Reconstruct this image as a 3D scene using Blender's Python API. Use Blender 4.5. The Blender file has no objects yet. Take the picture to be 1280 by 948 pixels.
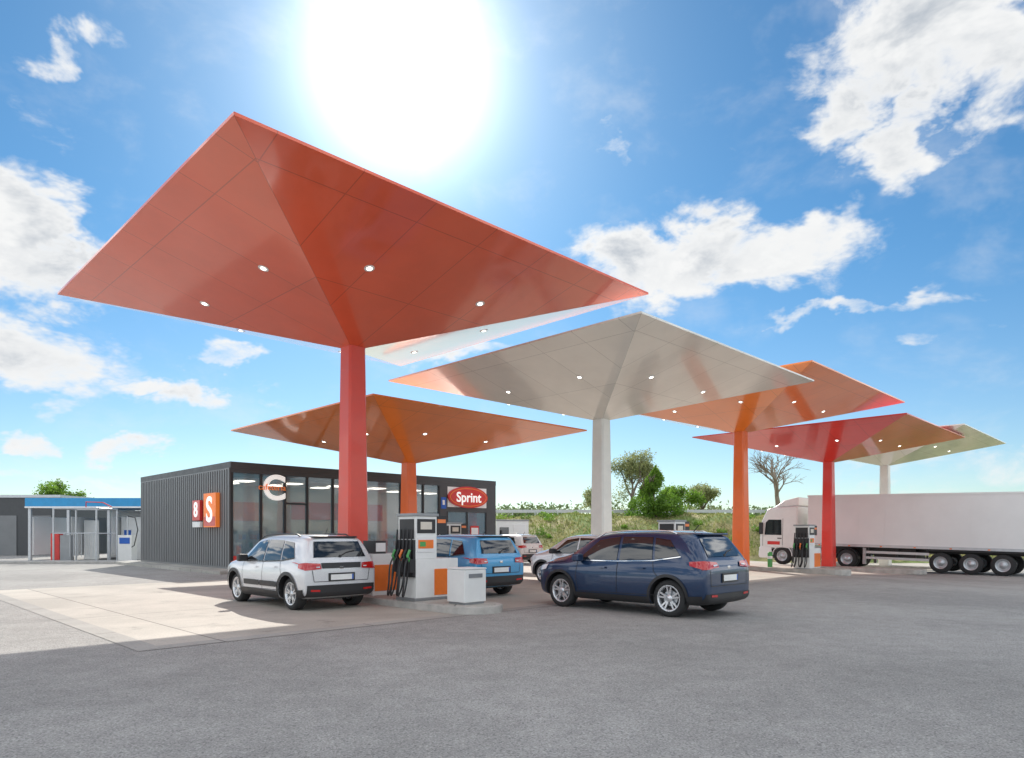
import bpy, bmesh, math, random
import numpy as np
from mathutils import Vector, Matrix
from mathutils.bvhtree import BVHTree
random.seed(7); rng=np.random.default_rng(7)
SC=bpy.context.scene
R2=math.sqrt(.5)
F=862.0; HOR=668.0; CH=1.55
AZ=math.radians(-9.2); EL=math.radians(33.9)
SUN=Vector((math.cos(EL)*math.sin(AZ),math.cos(EL)*math.cos(AZ),math.sin(EL)))
def smooth(a,b,x):
    t=min(max((x-a)/(b-a),0),1); return t*t*(3-2*t)
def gz(x): return -.45*smooth(10,21,x)
# ---------------------------------------------------------------- materials
def nt(m):
    m.use_nodes=True; return m.node_tree
class N:
    def __init__(s,tree): s.t=tree
    def n(s,typ,**k):
        x=s.t.nodes.new(typ)
        for a,b in k.items(): setattr(x,a,b)
        return x
    def l(s,a,b): s.t.links.new(a,b)
    def m(s,op,a,b=None,c=None,clamp=False):
        x=s.t.nodes.new('ShaderNodeMath'); x.operation=op; x.use_clamp=clamp
        for i,v in enumerate((a,b,c)):
            if v is None: continue
            if isinstance(v,(int,float)): x.inputs[i].default_value=v
            else: s.l(v,x.inputs[i])
        return x.outputs[0]
    def mr(s,v,a,b,c=0,d=1,smooth=True):
        x=s.t.nodes.new('ShaderNodeMapRange')
        x.interpolation_type='SMOOTHSTEP' if smooth else 'LINEAR'
        s.l(v,x.inputs[0])
        for i,q in zip((1,2,3,4),(a,b,c,d)): x.inputs[i].default_value=q
        return x.outputs[0]
    def mix(s,f,a,b,typ='MIX'):
        x=s.t.nodes.new('ShaderNodeMix'); x.data_type='RGBA'; x.blend_type=typ
        for i,v in ((0,f),(6,a),(7,b)):
            if isinstance(v,(int,float)): x.inputs[i].default_value=v
            elif isinstance(v,(tuple,list)): x.inputs[i].default_value=(*v[:3],1)
            else: s.l(v,x.inputs[i])
        return x.outputs[2]
    def noise(s,vec,scale,detail=4,rough=.5,dist=0,col=False):
        x=s.t.nodes.new('ShaderNodeTexNoise'); x.inputs['Scale'].default_value=scale
        x.inputs['Detail'].default_value=detail; x.inputs['Roughness'].default_value=rough
        x.inputs['Distortion'].default_value=dist
        if vec is not None: s.l(vec,x.inputs['Vector'])
        return x.outputs[1 if col else 0]
    def bump(s,h,strength=.3,dist=.01):
        x=s.t.nodes.new('ShaderNodeBump'); x.inputs['Strength'].default_value=strength
        x.inputs['Distance'].default_value=dist; s.l(h,x.inputs['Height']); return x.outputs[0]
def M(name,col,rough=.5,metal=0,var=0.06,vs=3.0,bump=0,bs=60,coat=0,emit=0,spec=.5):
    m=bpy.data.materials.new(name); t=nt(m); b=t.nodes['Principled BSDF']; q=N(t)
    tc=q.n('ShaderNodeTexCoord').outputs['Object']
    c=(*col,1); b.inputs['Base Color'].default_value=c
    if var:
        nn=q.noise(tc,vs,4,.6)
        f=q.mr(nn,.3,.7)
        o=q.mix(f,tuple(x*(1-var) for x in col),tuple(min(1,x*(1+var)) for x in col))
        q.l(o,b.inputs['Base Color'])
        r=q.mr(nn,.3,.7,max(rough-.06,.02),min(rough+.06,1)); q.l(r,b.inputs['Roughness'])
    else: b.inputs['Roughness'].default_value=rough
    b.inputs['Metallic'].default_value=metal
    b.inputs['Coat Weight'].default_value=coat; b.inputs['Coat Roughness'].default_value=.03
    b.inputs['Specular IOR Level'].default_value=spec
    if bump: q.l(q.bump(q.noise(tc,bs,4,.6),bump,.01),b.inputs['Normal'])
    if emit:
        b.inputs['Emission Color'].default_value=c; b.inputs['Emission Strength'].default_value=emit
    return m
mBlack=M('black_plastic',(.025,.025,.027),.45,bump=.05)
mTyre=M('tyre_rubber',(.028,.028,.029),.8,bump=.2)
mGlassCar=M('tinted_glass',(.012,.015,.018),.04,var=0,coat=1)
mAlloy=M('alloy',(.68,.69,.71),.28,.7)
mChrome=M('chrome',(.8,.8,.8),.12,1)
mRedL=M('tail_lens',(.50,.012,.012),.12,coat=1)
mClear=M('lamp_lens',(.7,.72,.75),.1,coat=1)
mPlate=M('plate',(.85,.85,.83),.4)
mLetterGlow=M('letter_added_glow',(.95,.94,.90),.4,emit=.45,var=0)  # slight emission added so the shaded sign letters read white
mOrGlow=M('orange_added_glow',(.90,.22,.04),.4,emit=.25,var=0)  # glow added to the orange signs, which stand in shade
mWhite=M('white_paint',(.80,.80,.78),.35,coat=.3,var=.03)
mWhiteD=M('white_panel_dirty',(.80,.80,.79),.45,var=.03,vs=.6)
mOrange=M('orange_panel',(.85,.20,.03),.35,coat=.3)
mRedP=M('red_panel',(.65,.035,.03),.35,coat=.3)
mGalv=M('galvanised',(.55,.57,.59),.4,.6)
mDark=M('anthracite',(.065,.068,.072),.45,var=.08)
mDarkM=M('anthracite_cladding',(.20,.205,.21),.42,.1,var=.06,vs=1.2)
mBlue=M('blue_fascia',(.03,.30,.60),.4)
mConcK=M('kerb_concrete',(.45,.43,.40),.85,var=.15,bump=.2)
mLamp=M('lamp_emitter',(1,.95,.85),.3,emit=6,var=0)
mShop=M('shop_interior',(.70,.64,.55),.7)
mGreen=M('green_plastic',(.08,.35,.1),.4)
mBlueP=M('blue_panel',(.02,.12,.5),.4)
mSteelW=M('grey_frame',(.3,.31,.32),.4,.4)
def glass_shop():
    m=bpy.data.materials.new('shop_glass'); t=nt(m); b=t.nodes['Principled BSDF']
    b.inputs['Base Color'].default_value=(.18,.32,.40,1); b.inputs['Roughness'].default_value=.03
    b.inputs['Coat Weight'].default_value=1; b.inputs['Alpha'].default_value=.5; b.inputs['Specular IOR Level'].default_value=.9
    return m
mShopG=glass_shop()
def metallic_paint(name,col,rough=.3,metal=.35):
    m=bpy.data.materials.new(name); t=nt(m); q=N(t); b=t.nodes['Principled BSDF']
    tc=q.n('ShaderNodeTexCoord').outputs['Object']
    fl=q.noise(tc,900,1,.5)
    o=q.mix(q.mr(fl,.4,.7),tuple(c*.85 for c in col),tuple(min(1,c*1.25) for c in col))
    q.l(o,b.inputs['Base Color']); b.inputs['Metallic'].default_value=metal; b.inputs['Roughness'].default_value=rough
    b.inputs['Coat Weight'].default_value=1; b.inputs['Coat Roughness'].default_value=.03
    return m
def canopy_mat(name,col,rough=.3):
    m=bpy.data.materials.new(name); t=nt(m); q=N(t); b=t.nodes['Principled BSDF']
    tc=q.n('ShaderNodeTexCoord').outputs['Object']
    s=q.n('ShaderNodeSeparateXYZ'); q.l(tc,s.inputs[0])
    ax=q.m('ABSOLUTE',s.outputs[0]); ay=q.m('ABSOLUTE',s.outputs[1])
    mx=q.m('MAXIMUM',ax,ay); mn=q.m('MINIMUM',ax,ay)
    hip=q.m('ABSOLUTE',q.m('SUBTRACT',ax,ay))
    r1=q.m('PINGPONG',mx,1.14); r2=q.m('PINGPONG',mn,.75)
    d=q.m('MINIMUM',q.m('MINIMUM',hip,r1),r2)
    seam=q.m('LESS_THAN',d,.010)
    cmb=q.n('ShaderNodeCombineXYZ')
    q.l(q.m('FLOOR',q.m('DIVIDE',s.outputs[0],2.28)),cmb.inputs[0])
    q.l(q.m('FLOOR',q.m('DIVIDE',s.outputs[1],1.5)),cmb.inputs[1])
    q.l(q.m('GREATER_THAN',ax,ay),cmb.inputs[2])
    wn=q.n('ShaderNodeTexWhiteNoise'); q.l(cmb.outputs[0],wn.inputs['Vector'])
    f=q.m('MULTIPLY_ADD',wn.outputs['Value'],.06,.97)
    n=q.noise(tc,.8,4,.6); f2=q.mr(n,.3,.7,.95,1.04)
    v=q.m('MULTIPLY',f,f2); v=q.m('MULTIPLY',v,q.m('MULTIPLY_ADD',seam,-.30,1))
    cc=q.n('ShaderNodeCombineColor')
    for i in range(3): q.l(q.m('MULTIPLY',v,col[i]),cc.inputs[i])
    q.l(cc.outputs[0],b.inputs['Base Color'])
    b.inputs['Roughness'].default_value=rough
    b.inputs['Coat Weight'].default_value=.9; b.inputs['Coat Roughness'].default_value=.08
    q.l(q.bump(q.noise(tc,1.1,2,.5),.16,.025),b.inputs['Normal'])
    return m
CC={'r':(.88,.135,.055),'c':(.80,.045,.03),'o':(.93,.24,.025),'w':(.90,.87,.78)}
cRed=canopy_mat('canopy_red',CC['r']); cRed2=canopy_mat('canopy_crimson',CC['c'])
cOr=canopy_mat('canopy_orange',CC['o']); cWh=canopy_mat('canopy_grey',CC['w'],.22)
kRed=M('column_red',(.72,.065,.035),.38,coat=.2,var=.03); kRed2=M('column_crimson',(.74,.04,.025),.38,coat=.2,var=.03)
kOr=M('column_orange',(.88,.17,.025),.38,coat=.2,var=.03); kWh=M('column_grey',(.82,.80,.74),.38,coat=.3,var=.03)
def asphalt():
    m=bpy.data.materials.new('asphalt'); t=nt(m); q=N(t); b=t.nodes['Principled BSDF']
    tc=q.n('ShaderNodeTexCoord').outputs['Object']
    fine=q.noise(tc,60,2,.7); big=q.noise(tc,.22,5,.6,.4); mid=q.noise(tc,2.6,5,.65)
    vo=q.n('ShaderNodeTexVoronoi'); vo.inputs['Scale'].default_value=75; q.l(tc,vo.inputs['Vector'])
    c=q.mix(q.mr(fine,.32,.68),(.262,.250,.234),(.385,.370,.350))
    sc=q.n('ShaderNodeSeparateColor'); q.l(vo.outputs['Color'],sc.inputs[0])
    chips=q.m('GREATER_THAN',sc.outputs[0],.86)
    c=q.mix(q.m('MULTIPLY',chips,.5),c,(.52,.50,.47))
    dk=q.m('LESS_THAN',sc.outputs[1],.14)
    c=q.mix(q.m('MULTIPLY',dk,.6),c,(.14,.135,.13))
    k=q.m('MULTIPLY',q.mr(big,.3,.7,.84,1.12),q.mr(mid,.3,.7,.91,1.07))
    cc=q.n('ShaderNodeVectorMath',operation='SCALE'); q.l(c,cc.inputs[0]); q.l(k,cc.inputs['Scale'])
    q.l(cc.outputs[0],b.inputs['Base Color']); b.inputs['Roughness'].default_value=.85
    b.inputs['Specular IOR Level'].default_value=.3
    q.l(q.bump(fine,.55,.010),b.inputs['Normal'])
    return m
def concrete(name,base,joint=True,size=5.0):
    m=bpy.data.materials.new(name); t=nt(m); q=N(t); b=t.nodes['Principled BSDF']
    tc=q.n('ShaderNodeTexCoord').outputs['Object']
    mp=q.n('ShaderNodeMapping'); mp.inputs['Rotation'].default_value=(0,0,math.radians(-45)); q.l(tc,mp.inputs['Vector'])
    s=q.n('ShaderNodeSeparateXYZ'); q.l(mp.outputs[0],s.inputs[0])
    a=q.m('PINGPONG',q.m('ADD',s.outputs[0],.9),size/2); c_=q.m('PINGPONG',q.m('ADD',s.outputs[1],.4),size/2)
    j=q.m('LESS_THAN',q.m('MINIMUM',a,c_),.018)
    cmb=q.n('ShaderNodeCombineXYZ')
    q.l(q.m('FLOOR',q.m('DIVIDE',q.m('ADD',s.outputs[0],.9),size)),cmb.inputs[0]); q.l(q.m('FLOOR',q.m('DIVIDE',q.m('ADD',s.outputs[1],.4),size)),cmb.inputs[1])
    wn=q.n('ShaderNodeTexWhiteNoise'); q.l(cmb.outputs[0],wn.inputs['Vector'])
    big=q.noise(tc,.35,5,.65,.5); fine=q.noise(tc,30,3,.7); st=q.noise(tc,1.1,5,.7,.3)
    k=q.m('MULTIPLY',q.mr(big,.3,.7,.82,1.1),q.mr(fine,.3,.7,.9,1.08))
    k=q.m('MULTIPLY',k,q.m('MULTIPLY_ADD',wn.outputs['Value'],.12,.93))
    k=q.m('MULTIPLY',k,q.mr(st,.56,.74,1,.66))
    if joint: k=q.m('MULTIPLY',k,q.m('MULTIPLY_ADD',j,-.5,1))
    cc=q.n('ShaderNodeCombineColor')
    for i in range(3): q.l(q.m('MULTIPLY',k,base[i]),cc.inputs[i])
    q.l(cc.outputs[0],b.inputs['Base Color']); b.inputs['Roughness'].default_value=.8
    q.l(q.bump(fine,.25,.006),b.inputs['Normal'])
    return m
mAsph=asphalt(); mConc=concrete('forecourt_concrete',(.46,.42,.365)); mPave=concrete('pavement_concrete',(.45,.43,.39),True,1.2)
def grassmat():
    m=bpy.data.materials.new('grass'); t=nt(m); q=N(t); b=t.nodes['Principled BSDF']
    tc=q.n('ShaderNodeTexCoord').outputs['Object']
    a=q.noise(tc,.30,6,.65); f=q.noise(tc,7,4,.7)
    c=q.mix(q.mr(a,.40,.60),(.17,.24,.05),(.42,.36,.18)); c=q.mix(q.mr(f,.35,.7,0,.45),c,(.09,.13,.035))
    q.l(c,b.inputs['Base Color']); b.inputs['Roughness'].default_value=.9; q.l(q.bump(f,.8,.12),b.inputs['Normal'])
    return m
mGrass=grassmat()
def leafmat(name,c1,c2,tr_=.5):
    m=bpy.data.materials.new(name); t=nt(m); q=N(t); b=t.nodes['Principled BSDF']
    at=q.n('ShaderNodeAttribute'); at.attribute_name='tint'
    c=q.mix(at.outputs['Fac'],c1,c2); q.l(c,b.inputs['Base Color']); b.inputs['Roughness'].default_value=.6
    tr=q.n('ShaderNodeBsdfTranslucent'); q.l(c,tr.inputs['Color'])
    mx=q.n('ShaderNodeMixShader'); mx.inputs[0].default_value=tr_
    q.l(b.outputs[0],mx.inputs[1]); q.l(tr.outputs[0],mx.inputs[2]); q.l(mx.outputs[0],t.nodes['Material Output'].inputs[0])
    return m
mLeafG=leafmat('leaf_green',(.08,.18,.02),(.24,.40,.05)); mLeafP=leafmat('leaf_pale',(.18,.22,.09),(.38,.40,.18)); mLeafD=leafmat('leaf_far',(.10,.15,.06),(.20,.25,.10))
mGrassB=leafmat('grass_blades',(.17,.24,.05),(.40,.35,.18))
mBark=M('bark',(.16,.13,.10),.9,bump=.4,bs=20)
mTwig=M('bare_bark',(.26,.21,.16),.9)
# ---------------------------------------------------------------- helpers
def empty(name,loc=(0,0,0),rz=0,ry=0):
    e=bpy.data.objects.new(name,None); SC.collection.objects.link(e); e.location=loc; e.rotation_euler=(0,ry,rz)
    e.empty_display_size=.2; return e
class MB:
    def __init__(s): s.v=[];s.f=[];s.mi=[];s.sm=[];s.mats=[]
    def mid(s,m):
        if m not in s.mats: s.mats.append(m)
        return s.mats.index(m)
    def add(s,vs,fs,m,sm=False,mat4=None):
        o=len(s.v)
        for p in vs: s.v.append(tuple(mat4@Vector(p)) if mat4 else tuple(p))
        k=s.mid(m)
        for f in fs: s.f.append([o+i for i in f]); s.mi.append(k); s.sm.append(sm)
    def box(s,x0,x1,y0,y1,z0,z1,m,mat4=None):
        vs=[(x0,y0,z0),(x1,y0,z0),(x1,y1,z0),(x0,y1,z0),(x0,y0,z1),(x1,y0,z1),(x1,y1,z1),(x0,y1,z1)]
        s.add(vs,[(0,3,2,1),(4,5,6,7),(0,1,5,4),(1,2,6,5),(2,3,7,6),(3,0,4,7)],m,False,mat4)
    def cyl(s,p0,p1,r0,r1,m,n=12,sm=True):
        p0=Vector(p0);p1=Vector(p1); d=(p1-p0).normalized()
        a=d.orthogonal().normalized(); b=d.cross(a)
        vs=[];fs=[]
        for p,r in ((p0,r0),(p1,r1)):
            for i in range(n):
                t=2*math.pi*i/n; vs.append(p+(a*math.cos(t)+b*math.sin(t))*r)
        for i in range(n): fs.append((i,(i+1)%n,n+(i+1)%n,n+i))
        s.add(vs,fs,m,sm); s.add(vs,[tuple(range(n))[::-1],tuple(range(n,2*n))],m,False)
    def tube(s,pts,r,m,n=8):
        pts=[Vector(p) for p in pts]; vs=[];fs=[]
        for i,p in enumerate(pts):
            d=(pts[min(i+1,len(pts)-1)]-pts[max(i-1,0)]).normalized()
            a=d.cross(Vector((.31,.87,.39))).normalized(); b=d.cross(a)
            rr=r[i] if isinstance(r,(list,tuple)) else r
            for k in range(n):
                t=2*math.pi*k/n; vs.append(p+(a*math.cos(t)+b*math.sin(t))*rr)
        for i in range(len(pts)-1):
            for k in range(n): fs.append((i*n+k,i*n+(k+1)%n,(i+1)*n+(k+1)%n,(i+1)*n+k))
        s.add(vs,fs,m,True)
    def prism(s,prof,a,b,m,axis='y'):
        n=len(prof)
        if axis=='y': vs=[(p[0],a,p[1]) for p in prof]+[(p[0],b,p[1]) for p in prof]
        elif axis=='x': vs=[(a,p[0],p[1]) for p in prof]+[(b,p[0],p[1]) for p in prof]
        else: vs=[(p[0],p[1],a) for p in prof]+[(p[0],p[1],b) for p in prof]
        fs=[(i,(i+1)%n,n+(i+1)%n,n+i) for i in range(n)]+[tuple(range(n))[::-1],tuple(range(n,2*n))]
        s.add(vs,fs,m)
    def lathe_y(s,prof,c,m,n=32,sm=True):
        vs=[];fs=[];k=len(prof)
        for i in range(n):
            t=2*math.pi*i/n
            for r,y in prof: vs.append((c[0]+r*math.cos(t),c[1]+y,c[2]+r*math.sin(t)))
        for i in range(n):
            j=(i+1)%n
            for p in range(k-1): fs.append((i*k+p,i*k+p+1,j*k+p+1,j*k+p))
        s.add(vs,fs,m,sm)
    def build(s,name,parent=None,bevel=0,seg=2,loc=None,rot=None):
        me=bpy.data.meshes.new(name); me.from_pydata(s.v,[],s.f); me.update()
        for m in s.mats: me.materials.append(m)
        me.polygons.foreach_set('material_index',s.mi); me.polygons.foreach_set('use_smooth',s.sm)
        bm=bmesh.new(); bm.from_mesh(me); bmesh.ops.recalc_face_normals(bm,faces=bm.faces); bm.to_mesh(me); bm.free()
        o=bpy.data.objects.new(name,me); SC.collection.objects.link(o)
        if parent: o.parent=parent
        if loc: o.location=loc
        if rot: o.rotation_euler=rot
        if bevel:
            b=o.modifiers.new('bevel','BEVEL'); b.width=bevel; b.segments=seg; b.limit_method='ANGLE'; b.angle_limit=math.radians(35)
        return o
def text(body,name,parent,loc,rot,size,mat,ext=.01,align='CENTER',bold=0):
    cu=bpy.data.curves.new(name,'FONT'); cu.body=body; cu.size=size; cu.extrude=ext; cu.align_x=align; cu.align_y='CENTER'; cu.offset=bold
    o=bpy.data.objects.new(name,cu); SC.collection.objects.link(o); o.parent=parent; o.location=loc; o.rotation_euler=rot
    cu.materials.append(mat); return o
# ---------------------------------------------------------------- ground
XL=[-3000,-400,-100,-30,0,10]+[10+.25*i for i in range(1,45)]+[40,100,400,3000]
def sheet(name,polys,mat,off,side=True):
    bm=bmesh.new()
    for poly in polys: bm.faces.new([bm.verts.new((p[0],p[1],0)) for p in poly])
    xs=[v.co.x for v in bm.verts]
    for x in XL:
        if min(xs)<x<max(xs): bmesh.ops.bisect_plane(bm,geom=bm.verts[:]+bm.edges[:]+bm.faces[:],plane_co=(x,0,0),plane_no=(1,0,0))
    for v in bm.verts: v.co.z=gz(v.co.x)+off
    if off>.05:
        r=bmesh.ops.extrude_face_region(bm,geom=bm.faces[:])
        for e in r['geom']:
            if isinstance(e,bmesh.types.BMVert): e.co.z-=off+.05
    bmesh.ops.recalc_face_normals(bm,faces=bm.faces)
    me=bpy.data.meshes.new(name); bm.to_mesh(me); bm.free(); me.materials.append(mat)
    if off<=.05 and me.polygons[0].normal.z<0: me.flip_normals()
    o=bpy.data.objects.new(name,me); SC.collection.objects.link(o); return o
def rectuv(o,u0,u1,v0,v1):
    f=lambda u,v:(o[0]+(u-v)*R2,o[1]+(u+v)*R2)
    return [f(u0,v0),f(u1,v0),f(u1,v1),f(u0,v1)]
sheet('asphalt_ground',[[(-3000,-3000),(3000,-3000),(3000,3000),(-3000,3000)]],mAsph,0)
FC=(-4.93,9.55)
sheet('forecourt_slab',[rectuv(FC,0,62,0,13.2)],mConc,.004)
mGut=concrete('gutter_concrete',(.36,.34,.31),True,2.5)
sheet('drain_gutter',[rectuv(FC,-.32,0,-.32,13.2),rectuv(FC,0,62,-.32,0)],mGut,.006)
# ---------------------------------------------------------------- canopies
S=10.3
def canopy(name,X,Y,K,mat,cm):
    d=.133*S; g=empty(name,(X,Y,0),math.radians(45)); top=CH+K; h=S/2; c=.235; b=MB()
    vs=[(-h,-h,0),(h,-h,0),(h,h,0),(-h,h,0),(-h,-h,-.05),(h,-h,-.05),(h,h,-.05),(-h,h,-.05),
        (-c,-c,-d),(c,-c,-d),(c,c,-d),(-c,c,-d)]
    b.add(vs,[(0,1,2,3),(0,4,5,1),(1,5,6,2),(2,6,7,3),(3,7,4,0),(4,8,9,5),(5,9,10,6),(6,10,11,7),(7,11,8,4),(8,11,10,9)],mat)
    o=b.build('canopy_roof',g,loc=(0,0,top))
    z0=gz(X); b=MB(); a=.30
    prof=[]
    for (w,z) in ((a,z0-.02),(.232,top-d+.02)):
        ch=.05
        ring=[(-w+ch,-w),(w-ch,-w),(w,-w+ch),(w,w-ch),(w-ch,w),(-w+ch,w),(-w,w-ch),(-w,-w+ch)]
        prof.append([(x,y,z) for x,y in ring])
    n=8; b.add(prof[0]+prof[1],[(i,(i+1)%n,n+(i+1)%n,n+i) for i in range(n)]+[tuple(range(n,2*n))],cm)
    b.build('column',g)
    b=MB()
    for sx,sy in [(1.5,-3),(-1.5,-3),(-3,1.5),(-3,-1.5),(3,1.5),(3,-1.5),(1.5,3),(-1.5,3)]:
        m=max(abs(sx),abs(sy)); z=top-.05-(d-.05)*(h-m)/(h-c)
        sl=math.atan2(d-.05,h-c); t=math.sin(sl)
        if abs(sx)>abs(sy): nrm=Vector((math.copysign(t,sx),0,-math.cos(sl)))
        else: nrm=Vector((0,math.copysign(t,sy),-math.cos(sl)))
        p=Vector((sx,sy,z))
        b.cyl(p+nrm*-.02,p+nrm*.012,.105,.105,mWhite,20); b.cyl(p+nrm*.0,p+nrm*.018,.055,.055,mLamp,16)
    b.build('downlights',g)
    return g
CAN=[(-3.92,17.0,5.96,cRed,kRed),(3.06,23.6,5.28,cWh,kWh),(10.15,30.6,5.89,cOr,kOr),(16.9,36.8,5.2,cRed2,kRed2),(22.45,41.5,5.5,cWh,kWh),(-4.22,28.2,4.27,cOr,kOr)]
for X,Y,K,m,k in CAN: canopy('petrol_station_canopy',X,Y,K,m,k)
def pump(X,Y):
    g=empty('fuel_pump',(X,Y,gz(X)+.15),math.radians(45))
    b=MB()
    b.box(-.54,.66,-.34,.34,0,.06,mSteelW)
    b.box(-.50,.64,-.32,.32,.06,.88,mWhite)
    b.box(-.02,.60,-.335,-.32,.10,.66,mOrange); b.box(-.02,.60,.32,.335,.10,.66,mOrange)
    b.box(.64,.652,-.27,.27,.12,.70,mOrange)
    b.build('cabinet',g,.012)
    b=MB()
    b.box(-.50,.06,-.30,.30,.883,1.78,mWhite)
    b.box(-.512,-.5,-.25,.25,1.3,1.72,mBlack)
    b.box(-.46,.02,-.312,-.30,1.42,1.72,mBlack); b.box(-.38,-.08,-.318,-.312,1.50,1.66,mShop)
    b.box(-.46,.02,-.312,-.30,1.02,1.35,mWhiteD)
    b.box(-.54,.10,-.33,.33,1.783,1.84,mSteelW)
    b.box(.06,.36,-.28,.28,1.40,1.80,mBlack); b.box(.10,.32,-.29,-.28,1.64,1.72,mOrange); b.box(.10,.14,-.2,.2,.883,1.40,mOrange)
    b.build('display_head',g,.01)
    b=MB(); b.box(-.56,-.503,-.30,.30,.50,1.28,mBlack)
    for i in range(5):
        y=-.26+.13*i; sw=.05*math.sin(i*2.3)
        b.box(-.64,-.56,y-.05,y+.05,.60,.88,mBlack)
        b.tube([(-.60,y,.80),(-.68,y,.95),(-.62,y,1.07)],.03,[mGreen,mBlack,mOrange,mBlack,mGreen][i])
        pts=[(-.62,y,.98),(-.76,y-.03+sw,.75),(-.82,y-.07+sw,.38),(-.80,y+sw,.14+.05*abs(sw)*10),(-.72,y+.07+sw,.13),(-.66,y+.06,.38),(-.60,y+.03,.9),(-.56,y,1.5)]
        q=[]
        P=[Vector(p) for p in pts]
        for k in range(len(P)-1):
            p0=P[max(k-1,0)];p1=P[k];p2=P[k+1];p3=P[min(k+2,len(P)-1)]
            for t in (0,.25,.5,.75):
                q.append(.5*((2*p1)+(p2-p0)*t+(2*p0-5*p1+4*p2-p3)*t*t+(3*p1-p0-3*p2+p3)*t**3))
        q.append(P[-1]); b.tube(q,.019,mBlack,6)
    b.build('hoses_and_nozzles',g)
    b=MB(); b.box(-.44,-.04,-.319,-.3125,1.1,1.28,mOrange); b.box(-.40,-.25,-.3225,-.3195,1.14,1.24,mGreen); b.build('price_label',g)
    return g
def island(X,Y,near=True,far=True,L0=-4.2,L1=4.6):
    pts=[]; hw=.62
    for i in range(9):
        t=math.pi*i/8; pts.append((hw*math.cos(t), -L0+hw*math.sin(t)))
    for i in range(9):
        t=math.pi+math.pi*i/8; pts.append((hw*math.cos(t), -L1+hw*math.sin(t)))
    g=empty('pump_island_kerb',(X,Y,0),math.radians(45)); z=gz(X)
    b=MB(); b.prism(pts,z-.1,z+.14,mConcK,'z')
    inner=[(p[0]*.85,p[1]-.1*(1 if p[1]>0 else -1)) for p in pts]
    b.prism(inner,z+.13,z+.15,mPave,'z'); b.build('kerb',g,.02)
    if near: pump(X+2.05,Y-2.05)
    if far: pump(X-2.3,Y+2.3)
for i,(X,Y,K,m,k_) in enumerate(CAN):
    island(X,Y,near=i in(0,1,2,5),far=i in(2,4),L1=4.4 if i==0 else 4.0)
g=empty('card_payment_cabinet',(-3.1,16.18,.15),math.radians(45)); b=MB()
b.box(-.4,.45,-.3,.3,0,.95,mWhite); b.box(-.35,.4,-.312,-.3,.1,.7,mOrange); b.box(-.412,-.4,-.25,.25,.1,.85,mOrange); b.box(-.3,.0,-.25,.25,.952,1.25,mBlack)
b.build('cabinet',g,.015)
b=MB(); b.box(-.28,-.02,-.262,-.252,1.0,1.2,mPlate); b.build('screen',g)
g=empty('waste_bin',(-.92,13.98,.0),math.radians(45)); b=MB()
b.box(-.26,.26,-.25,.25,.14,.19,mSteelW); b.box(-.29,.29,-.27,.27,.19,.84,mWhite); b.box(-.30,.30,-.28,.28,.844,.875,mWhiteD)
b.build('bin_body',g,.02)
b=MB(); b.box(-.18,.18,-.282,-.272,.68,.76,mSteelW); b.build('bin_slot',g)
g=empty('bollard',(11.0,29.4,.0)); b=MB(); b.cyl((0,0,0),(0,0,.75),.1,.1,mGreen,16); b.cyl((0,0,.5),(0,0,.62),.105,.105,mPlate,16); b.cyl((0,0,.75),(0,0,.8),.1,.06,mGreen,16); b.build('post',g)
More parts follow.
